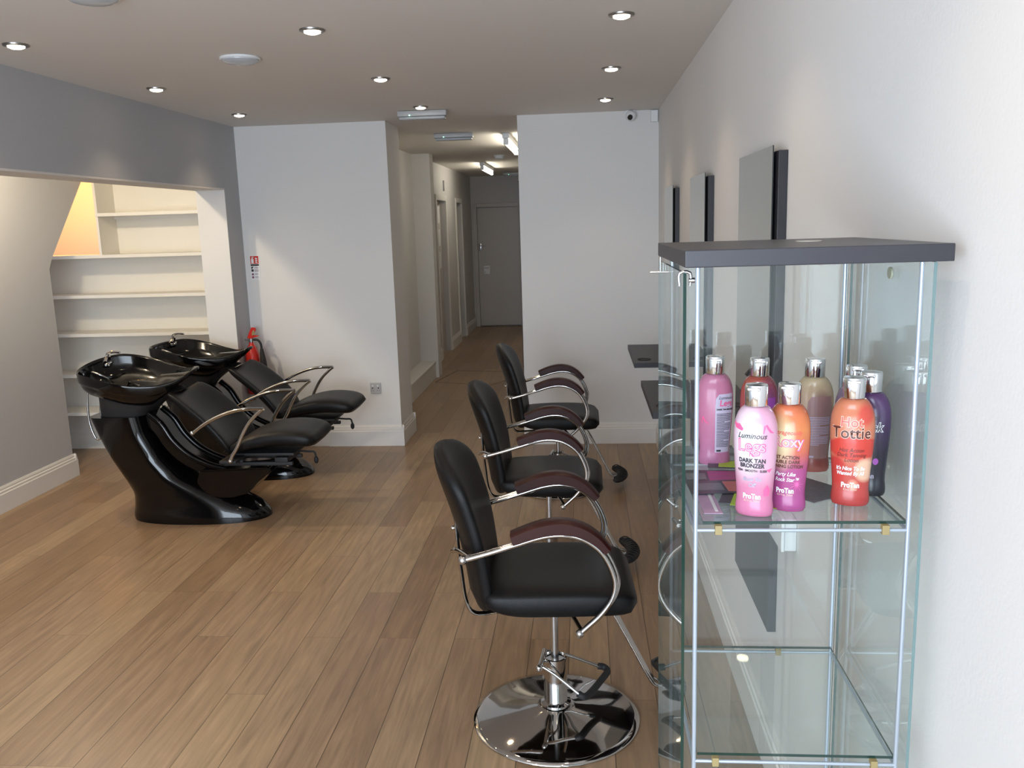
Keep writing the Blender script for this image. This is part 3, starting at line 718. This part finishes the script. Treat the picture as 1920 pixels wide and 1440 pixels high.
        obj('end_ball', ball(B(), (-2.253, y, .586), .014), M_STEEL, a, 60); obj('end_ball', ball(B(), (-2.042, y, .418), .014), M_STEEL, a, 60)
    return t
W1 = make_wash('glossy black backwash basin and reclined chair nearest the camera'); W1.location = (0, 4.975, 0)
for c in W1.children:
    if c.name.startswith('basin') and not c.name.startswith('basin_neck'): basin1 = c
W2 = dup(W1, (-.01, 5.875, 0), 0, 'glossy black backwash basin and chair behind the near one, beside the extinguisher')
basin1.rotation_euler = (.17, 0, 0)

# ---------------------------------------------------------------- glass display cabinet
CX0, CX1, CY0, CY1 = .172, .498, 1.335, 1.715
CT = 1.642
t = thing('display_cabinet', 'tall glass display cabinet with dark top holding tanning lotion bottles', 'cabinet', (0, 0, 0))
obj('top', bx(.152, .540, 1.325, 1.80, CT, CT+.026, .0015), M_CAPBOARD, t)
obj('top_plug', lathe(B(), [(0, 0), (.022, 0), (.022, .0015), (0, .002)], .40, 1.60), mat('pale_plug', (.5, .48, .42), .5, noise=.05), t).location = (0, 0, CT+.0262)
obj('plinth', bx(.155, .535, 1.33, 1.78, .001, .06, .002), M_CAPBOARD, t)
def pane(x0, x1, y0, y1, z0, z1, name, edge):
    bm = bx(x0, x1, y0, y1, z0, z1); th = min(x1-x0, y1-y0, z1-z0)
    for f in bm.faces:
        n = f.normal if f.normal.length > .5 else None
        f.normal_update(); ax = max(range(3), key=lambda i: abs(f.normal[i])); dims = (x1-x0, y1-y0, z1-z0)
        f.material_index = 0 if dims[ax] == th else 1
    return obj(name, bm, [M_GLASS, edge], t)
LP = pane(CX0-.022, CX0-.017, CY0-.002, CY1+.05, .075, CT-.008, 'glass_door', M_GREENEDGE)
pane(CX1+.016, CX1+.021, CY0-.002, CY1+.02, .065, CT-.001, 'side_pane', M_PALEEDGE)
pane(CX0-.004, CX1+.010, CY1+.010, CY1+.015, .065, CT-.001, 'back_pane', M_PALEEDGE)
z = CT-.012; bm = B()
tube(bm, [(CX0-.026, CY0+.012, z-.016), (CX0-.026, CY0+.012, z+.003), (CX0-.010, CY0+.012, z+.003), (CX0-.010, CY0+.012, z-.016)], .0026, k=3); tube(bm, [(CX0-.012, CY0+.012, z-.008), (CX0-.003, CY0+.012, z-.008)], .004, smooth=False)
obj('hinge', bm, M_STEEL, LP, 40)
bm = B(); tube(bm, [(CX0-.0195, CY1+.035, z+.011), (CX0-.0195, CY1+.035, z-.018)], .0022, smooth=False); tube(bm, [(CX0-.040, CY1+.035, z-.018), (CX0-.002, CY1+.035, z-.018)], .0020, smooth=False)
obj('hinge', bm, M_STEEL, LP, 40)
for x in (CX0, CX1):
    for y in (CY0, CY1):
        bm = B(); tube(bm, [(x, y, .061), (x, y, CT-.0005)], .0036, smooth=False, n=14); obj('corner_post', bm, M_ALU, t, 40)
SZ = [1.237, .832, .427]
for z in SZ:
    bm = B(); h = .0031
    for a, b in (((CX0, CY0), (CX1, CY0)), ((CX1, CY0), (CX1, CY1)), ((CX1, CY1), (CX0, CY1)), ((CX0, CY1), (CX0, CY0))):
        tube(bm, [(a[0], a[1], z-.010), (b[0], b[1], z-.010)], h, smooth=False, n=10)
    fr = obj('shelf_rail', bm, M_ALU, t, 40)
    bm = bx(CX0+.012 if z > 1 else CX0+.006, CX1-.001, CY0+.002, CY1-.004, z-.0005, z+.0045)
    for f in bm.faces:
        f.normal_update(); f.material_index = 0 if abs(f.normal.z) > .5 else 1
    obj('glass_shelf', bm, [M_GLASS, M_GREENEDGE], t)
    for x, y in ((CX0+.035, CY0-.002), (CX1-.035, CY0-.002), (CX0+.22, CY1)):
        obj('shelf_pad', bx(x-.0055, x+.0055, y-.006, y+.006, z-.0155, z-.0002, .001), M_YELLOW, t)
o = obj('lock_disc', lathe(B(), [(0, 0), (.010, 0), (.010, .003), (0, .003)], n=20), mat('lock_sticker', (.35, .36, .26), .5, noise=.05), t)
o.rotation_euler = (0, -PI/2, 0); o.location = (CX1+.0155, 1.51, 1.615)

# ---------------------------------------------------------------- leaflets on the upper shelf
ZS = SZ[0]+.0050
inkpink = mat('leaflet_magenta', (.42, .05, .20), .35, noise=.25, nscale=60); inklime = mat('leaflet_lime', (.45, .62, .04), .35, noise=.15, nscale=60)
inkblack = mat('leaflet_black', (.035, .035, .04), .3, noise=.2, nscale=60); inkcoral = mat('leaflet_coral', (.55, .14, .13), .35, noise=.2, nscale=60)
inklilac = mat('leaflet_lilac', (.42, .28, .40), .35, noise=.15, nscale=60); inkgrey = mat('leaflet_grey', (.16, .17, .18), .35, noise=.5, nscale=120)
def leaflet(x, y, z, w, d, rz, m, label, bits=()):
    o = obj('leaflet', bx(-w/2, w/2, -d/2, d/2, 0, .0012), m); o.location = (x, y, z); o.rotation_euler = (0, 0, rz)
    tag(o, label, 'leaflet', 'leaflets on the upper glass shelf')
    for (a, b, c, dd, mm) in bits: obj('printed_panel', bx(a, b, c, dd, .00125, .0016), mm, o)
    return o
leaflet(.205, 1.44, ZS, .030, .14, .0, inklilac, 'lilac leaflet lowest at the left front of the glass shelf', [(.004, .009, -.06, .06, M_PLASTIC)])
leaflet(.285, 1.465, ZS+.0017, .10, .12, -.28, inkblack, 'black leaflet with lime corner behind the front pink bottle', [(-.03, .045, -.07, .0, inklime)])
leaflet(.255, 1.505, ZS+.0034, .15, .075, .05, inkblack, 'black leaflet with coral panel at the left of the glass shelf', [(-.01, .07, -.028, .03, inkcoral), (-.06, -.015, -.02, .02, inkgrey)])
leaflet(.255, 1.57, ZS+.0017, .15, .085, -.05, inkblack, 'black leaflet with magenta panel in the left of the glass shelf', [(-.03, .07, -.03, .035, inkpink), (-.07, -.035, -.02, .02, inkgrey)])
leaflet(.285, 1.645, ZS+.0034, .10, .055, -.18, inkblack, 'black leaflet with lime panel just before the back pink bottle', [(-.03, .045, -.02, .022, inklime)])
leaflet(.385, 1.50, ZS, .10, .12, .6, inkgrey, 'dark grey leaflet lying between the orange and red bottles')

# ---------------------------------------------------------------- lotion bottles
def gradmat(name, stops, kind, rough=.18):
    """printed sleeve: colour by height, side glow, blobs; all in the bottle's own coordinates"""
    m, nt, b = newmat(name); N, L = nt.nodes, nt.links
    tc = N.new('ShaderNodeTexCoord'); sp = N.new('ShaderNodeSeparateXYZ'); L.new(tc.outputs['Object'], sp.inputs[0])
    mr = N.new('ShaderNodeMapRange'); mr.inputs['From Max'].default_value = .155; L.new(sp.outputs[2], mr.inputs['Value'])
    stops = [(p, tuple(.58*(x*.90+.10*sum(c)/3)+.008 for x in c)) for p, c in stops]
    rp = N.new('ShaderNodeValToRGB'); el = rp.color_ramp.elements
    el[0].position, el[0].color = stops[0][0], (*stops[0][1], 1); el[1].position, el[1].color = stops[-1][0], (*stops[-1][1], 1)
    for p, c in stops[1:-1]: x = el.new(p); x.color = (*c, 1)
    L.new(mr.outputs[0], rp.inputs[0]); cur = rp.outputs[0]
    def mix(fac, a, colr):
        mx = N.new('ShaderNodeMix'); mx.data_type = 'RGBA'; L.new(fac, mx.inputs[0]); L.new(a, mx.inputs[6])
        if isinstance(colr, tuple): mx.inputs[7].default_value = (*colr, 1)
        else: L.new(colr, mx.inputs[7])
        return mx.outputs[2]
    def blob(cx, cz, rx, rz, soft, colr, cur):
        v = N.new('ShaderNodeMapping'); v.inputs['Location'].default_value = (-cx/rx, 0, -cz/rz); v.inputs['Scale'].default_value = (1/rx, 0, 1/rz)
        L.new(tc.outputs['Object'], v.inputs[0]); ln = N.new('ShaderNodeVectorMath'); ln.operation = 'LENGTH'; L.new(v.outputs[0], ln.inputs[0])
        r = N.new('ShaderNodeMapRange'); r.inputs['From Min'].default_value = 1; r.inputs['From Max'].default_value = 1-soft; L.new(ln.outputs['Value'], r.inputs['Value'])
        front = N.new('ShaderNodeMath'); front.operation = 'LESS_THAN'; L.new(sp.outputs[1], front.inputs[0]); front.inputs[1].default_value = .006
        mu = N.new('ShaderNodeMath'); mu.operation = 'MULTIPLY'; L.new(r.outputs[0], mu.inputs[0]); L.new(front.outputs[0], mu.inputs[1])
        return mix(mu.outputs[0], cur, colr)
    for bl in kind: cur = blob(*bl[:-1], tuple(x*.68 for x in bl[-1]), cur)
    n = N.new('ShaderNodeTexNoise'); n.inputs['Scale'].default_value = 90; L.new(tc.outputs['Object'], n.inputs['Vector'])
    r = N.new('ShaderNodeMapRange'); r.inputs['To Min'].default_value = .93; r.inputs['To Max'].default_value = 1.07; L.new(n.outputs['Fac'], r.inputs['Value'])
    sc = N.new('ShaderNodeVectorMath'); sc.operation = 'SCALE'; L.new(cur, sc.inputs[0]); L.new(r.outputs[0], sc.inputs['Scale'])
    L.new(sc.outputs[0], b.inputs['Base Color']); b.inputs['Roughness'].default_value = .24; b.inputs['Specular IOR Level'].default_value = .4; b.inputs['Coat Weight'].default_value = .1; b.inputs['Coat Roughness'].default_value = .08
    return m
PW = [(0, .0280), (.004, .0302), (.010, .0306), (.016, .0298), (.022, .0289), (.030, .0290), (.050, .0308), (.075, .0333), (.098, .0349), (.115, .0351), (.126, .0338), (.134, .0316), (.141, .0282), (.1465, .0238), (.150, .0190), (.1535, .0180)]
def bw(z): return interp(PW, z)
DF = .66
def depth(z): return bw(z)*DF+(.0 if z < .14 else 0)
M_PINK = gradmat('pink_bottle_print', [(0, (.80, .20, .42)), (.25, (.86, .25, .45)), (.42, (.92, .50, .66)), (1, (.90, .42, .62))], [(-.010, .105, .030, .062, .8, (.93, .90, .93))])
M_PINKB = gradmat('pink_bottle_back_print', [(0, (.72, .22, .46)), (.5, (.82, .22, .42)), (1, (.78, .24, .42))], [])
M_ORANGE = gradmat('orange_bottle_print', [(0, (.50, .06, .30)), (.38, (.52, .06, .28)), (.55, (.80, .16, .08)), (.75, (.92, .26, .05)), (1, (.85, .15, .04))], [(-.008, .100, .026, .048, 1.0, (.98, .92, .55))])
M_ORANGEB = gradmat('orange_bottle_back_print', [(0, (.45, .06, .25)), (.8, (.60, .08, .05)), (1, (.62, .10, .05))], [(.018, .095, .030, .065, .8, (.28, .10, .28))])
M_TOTT = gradmat('coral_bottle_print', [(0, (.62, .03, .03)), (.30, (.74, .08, .05)), (.5, (.86, .26, .12)), (1, (.85, .24, .10))],
                 [(.004, .083, .045, .018, .15, (.70, .07, .05)), (.022, .052, .019, .019, .35, (.90, .55, .38)), (-.024, .050, .020, .024, .3, (.62, .06, .05)), (.004, .030, .010, .010, .7, (.92, .45, .30)), (.020, .130, .016, .020, .5, (.72, .10, .07))])
M_PURP = gradmat('purple_bottle_print', [(0, (.012, .012, .022)), (.42, (.018, .014, .035)), (.62, (.05, .020, .085)), (.85, (.10, .035, .15)), (1, (.14, .035, .18))], [(-.022, .125, .020, .030, .9, (.42, .30, .42))])
M_BEIGE = gradmat('beige_bottle_print', [(0, (.55, .12, .09)), (.12, (.50, .10, .08)), (.2, (.45, .24, .20)), (.75, (.80, .52, .32)), (1, (.85, .66, .38))], [(.010, .075, .026, .060, .3, (.38, .22, .20))])
I_PINKL = mat('light_pink_print', (.70, .36, .47), .4, noise=.02); I_BLACK = mat('black_print', (.02, .02, .025), .4, noise=.02); I_PINK = mat('hot_pink_print', (.70, .10, .25), .4, noise=.02); I_WHITE = mat('white_print', (.72, .72, .75), .4, noise=.02)
I_GREY = mat('grey_print', (.35, .33, .42), .4, noise=.02); I_BROWN = mat('brown_print', (.09, .025, .018), .4, noise=.02); I_RED = mat('red_print', (.72, .10, .08), .4, noise=.02); I_MAG = mat('magenta_print', (.62, .11, .32), .4, noise=.02)
I_LABEL = mat('back_label_print', (.48, .42, .54), .4, noise=.02); I_VIOL = mat('violet_print', (.30, .06, .34), .4, noise=.02); I_PEACH = mat('peach_print', (.75, .50, .40), .4, noise=.02)
def onbottle(z0, ang=0, off=.0007):
    def fn(u, v):
        z = z0+v; a = bw(z)+off; b = bw(z)*DF+off; phi = u/.030+ang
        return Vector((a*math.sin(phi), -b*math.cos(phi), z))
    return fn
def sticker(poly, m, parent, z0=0, ang=0, name='printed_mark', off=.0004):
    """printed shape wrapped round the bottle; poly in metres"""
    bm = B(); xs = [p[0] for p in poly]; fn = onbottle(z0, ang, off)
    f = bm.faces.new([bm.verts.new((x, y, 0)) for x, y in poly])
    for k in range(1, 8):
        x = min(xs)+(max(xs)-min(xs))*k/8
        bmesh.ops.bisect_plane(bm, geom=bm.verts[:]+bm.edges[:]+bm.faces[:], plane_co=(x, 0, 0), plane_no=(1, 0, 0))
    ys = [p[1] for p in poly]
    if max(ys)-min(ys) > .02:
        for k in range(1, 8):
            y = min(ys)+(max(ys)-min(ys))*k/8
            bmesh.ops.bisect_plane(bm, geom=bm.verts[:]+bm.edges[:]+bm.faces[:], plane_co=(0, y, 0), plane_no=(0, 1, 0))
    for v in bm.verts: v.co = fn(v.co.x, v.co.y)
    me = bpy.data.meshes.new(name); bm.to_mesh(me); bm.free(); me.materials.append(m)
    o = bpy.data.objects.new(name, me); COL.objects.link(o); o.parent = parent; return o
def rect(x0, x1, y0, y1): return [(x0, y0), (x1, y0), (x1, y1), (x0, y1)]
def make_bottle(label, loc, rz, m, s=1.0, group=None):
    t = thing('lotion_bottle', label, 'bottle', loc, rz, group); t.scale = (s*.985, s*.985, s*1.185)
    bm = B(); rings = []; zs = [0, .002, .004, .009, .014, .018, .022, .03, .04, .05, .062, .074, .086, .098, .106, .113, .120, .126, .132, .137, .141, .144, .1465, .1485, .1500]
    for z in zs:
        a = bw(z); k = max(0, (z-.128)/.021); b = a*(DF+(1-DF)*min(1, k))
        rings.append([(a*math.cos(q), b*math.sin(q), z) for q in [2*PI*i/48 for i in range(48)]])
    loft(bm, rings); body = obj('bottle_body', bm, m, t, 60)
    obj('cap', lathe(B(), [(.0172, .1507), (.0178, .1515), (.0183, .1765), (.0172, .1790), (.008, .1802), (0, .1806)], n=36), M_SILVERCAP, t, 40)
    bm = B(); box(bm, -.010, .010, -.0205, -.011, .1725, .1765, .0012); obj('cap_lip', bm, M_SILVERCAP, t)
    return t, body
def T(body, s, size, z, m, x=0, ang=0, bold=0, shear=0): return text_mesh(s, size, m, body, onbottle(z, ang+x/.030, .0004 if bold >= .0008 else .0009), 'lettering', bold, shear)
def shoe(body, x, z, s, m): sticker([(x+a*s, z+b*s) for a, b in ((0, 1), (-.15, 0), (-.05, 0), (.16, .70), (.32, .42), (.60, .10), (1.05, .0), (1.1, .10), (.85, .22), (.55, .52), (.26, .98))], m, body)
ZT = ZS+.0004
# front row
t1, b_ = make_bottle('pink and white lotion bottle standing at the front left of the glass shelf', (.270, 1.374, ZT), -.42, M_PINK, 1.0)
T(b_, 'Luminous', .0105, .112, I_BLACK, -.001, bold=.0001, shear=.35); T(b_, 'Legs', .0235, .098, I_PINK, -.001, bold=.0008); T(b_, 'Legs', .0225, .098, I_PINKL, -.001, bold=-.0001); 
for z, s in ((.078, 'DARK TAN'), (.071, 'BRONZER')): T(b_, s, .0080, z, I_BLACK, bold=.0003)
T(b_, 'FIRM · SMOOTH · SLEEK', .0044, .064, I_BLACK, bold=.00012); T(b_, "Show 'Em", .0075, .052, I_GREY, shear=.3, bold=.0002); T(b_, 'Off', .0080, .044, I_GREY, shear=.3, bold=.0002)
T(b_, 'ProTan', .0100, .028, I_WHITE, bold=.0004); T(b_, '8.5 fl oz, 250ml', .0042, .022, I_PEACH)
shoe(b_, -.003, .0835, .0065, I_PINK); shoe(b_, .017, .116, .014, I_PINK); sticker([(-.036, .128), (-.030, .131), (-.022, .129), (-.013, .121), (-.015, .118), (-.028, .121)], I_PINK, b_)
sticker([(.020, .029), (.031, .029), (.033, .037), (.030, .041), (.026, .045), (.022, .041), (.019, .037)], I_PINK, b_); sticker([(.022, .066), (.028, .062), (.034, .068), (.028, .067)], I_PINK, b_)
t2, b_ = make_bottle('orange to magenta lotion bottle with starburst in the front row', (.327, 1.398, ZT), -.42, M_ORANGE, .985)
T(b_, 'Outrageously', .0085, .113, I_RED, bold=.0001, shear=.25); T(b_, 'Roxy', .0215, .100, I_MAG, .004, bold=.0009); T(b_, 'Roxy', .0205, .100, I_PEACH, .004)
for z, s in ((.078, 'FAST ACTION'), (.0715, 'DOUBLE DARK'), (.065, 'TANNING LOTION')): T(b_, s, .0066, z, I_BROWN, bold=.0002)
T(b_, 'Party Like', .0078, .054, I_WHITE, shear=.35, bold=.0001); T(b_, 'a Rock Star™', .0078, .046, I_WHITE, shear=.35, bold=.0001)
T(b_, 'ProTan', .0100, .030, I_WHITE, bold=.0004); T(b_, '8.5 fl oz, 250ml', .0042, .024, I_PEACH)
for k in range(14):
    a = 2*PI*k/14; l = .011 if k % 2 else .016; cx, cz = .020, .040; w = .0006
    sticker([(cx+math.cos(a+1.57)*w, cz+math.sin(a+1.57)*w), (cx+math.cos(a)*l, cz+math.sin(a)*l), (cx-math.cos(a+1.57)*w, cz-math.sin(a+1.57)*w)], I_MAG, b_)
t3, b_ = make_bottle('coral red lotion bottle lettered Hot Tottie at the right front', (.435, 1.424, ZT), -.30, M_TOTT, 1.0)
T(b_, 'Hot', .0200, .119, I_PEACH, -.001, bold=.0008); T(b_, 'Hot', .0195, .119, I_RED, -.001, bold=.0001); T(b_, 'Tottie', .0228, .104, I_PEACH, -.001, bold=.0009); T(b_, 'Tottie', .0224, .104, I_BROWN, -.001, bold=.0003)
for z, s in ((.080, 'Hot Action'), (.073, 'Dark Tanning'), (.066, 'Lotion')): T(b_, s, .0078, z, I_BROWN, shear=.3)
T(b_, "It's Nice To Be", .0074, .054, I_WHITE, -.001, shear=.2, bold=.0002); T(b_, 'Wanted By All', .0074, .047, I_WHITE, -.001, shear=.2, bold=.0002)
T(b_, 'ProTan', .0100, .030, I_WHITE, bold=.0004); T(b_, '8.5oz. 250ml', .0042, .024, I_PEACH)
t4, b_ = make_bottle('deep purple lotion bottle lettered Black behind the coral one', (.479, 1.478, ZT), -.50, M_PURP, .995)
T(b_, 'Instantly', .0085, .116, I_BLACK, .004, shear=.3); T(b_, 'Black', .0190, .102, I_WHITE, .003, bold=.0008, shear=.2); T(b_, 'Black', .0185, .102, I_BLACK, .003, bold=.0001, shear=.2)
T(b_, 'ProTan', .0100, .030, I_GREY, bold=.0004)
sticker([(.016+.005*math.cos(a), .052+.005*math.sin(a)) for a in [k*PI/6 for k in range(12)]], I_VIOL, b_)
# back row, seen from behind: their back labels
def backlabel(body, head, mlab, mink, top=.118, x0=-.014, x1=.020, lines=22):
    sticker([(x0, .022), (x1, .022), (x1, top), (x0+.006, top-.001), (x0+.001, top-.008), (x0, top-.02)], mlab, body, name='back_label', off=.0003)
    z = top-.034
    for k in range(lines):
        w = (x1-x0-.005)*(1 if k % 6 != 5 else .5); zz = z-k*.0026
        if zz > .030: sticker(rect(x0+.0025, x0+.0025+w, zz, zz+.0010), mink, body, name='small_print', off=.0006)
    sticker(rect(x0+.003, x0+.012, .0235, .0265), mink, body, name='small_print', off=.0006)
t5, b_ = make_bottle('pink lotion bottle showing its text label, at the back left by the post', (.250, 1.672, ZT), -.10, M_PINKB, 1.0)
backlabel(b_, '', I_LABEL, I_BLACK, .120, .000, .034, lines=31)
text_mesh('Luminous', .0070, I_BLACK, b_, onbottle(.113, .019/.030), 'lettering', 0, .35); text_mesh('Legs', .0140, I_PINK, b_, onbottle(.104, .019/.030), 'lettering', .0003, .1); text_mesh('DARK TAN BRONZER', .0034, I_BLACK, b_, onbottle(.094, .019/.030), 'lettering', .0002, 0)
shoe(b_, -.024, .070, .012, I_PINK)
t6, b_ = make_bottle('red and violet lotion bottle in the back row, behind the front pink one', (.327, 1.640, ZT), -.15, M_ORANGEB, 1.0)
backlabel(b_, '', I_VIOL, I_LABEL, .118, -.004, .030)
t7, b_ = make_bottle('beige lotion bottle with brown text label in the back row', (.424, 1.622, ZT), -.15, M_BEIGE, 1.0)
backlabel(b_, '', mat('brown_label_print', (.30, .16, .15), .4, noise=.05), I_LABEL, .122, -.012, .030, lines=18)
t8, b_ = make_bottle('dark violet lotion bottle at the back right, mostly hidden by the purple one', (.473, 1.538, ZT), -.15, M_PURP, 1.0)
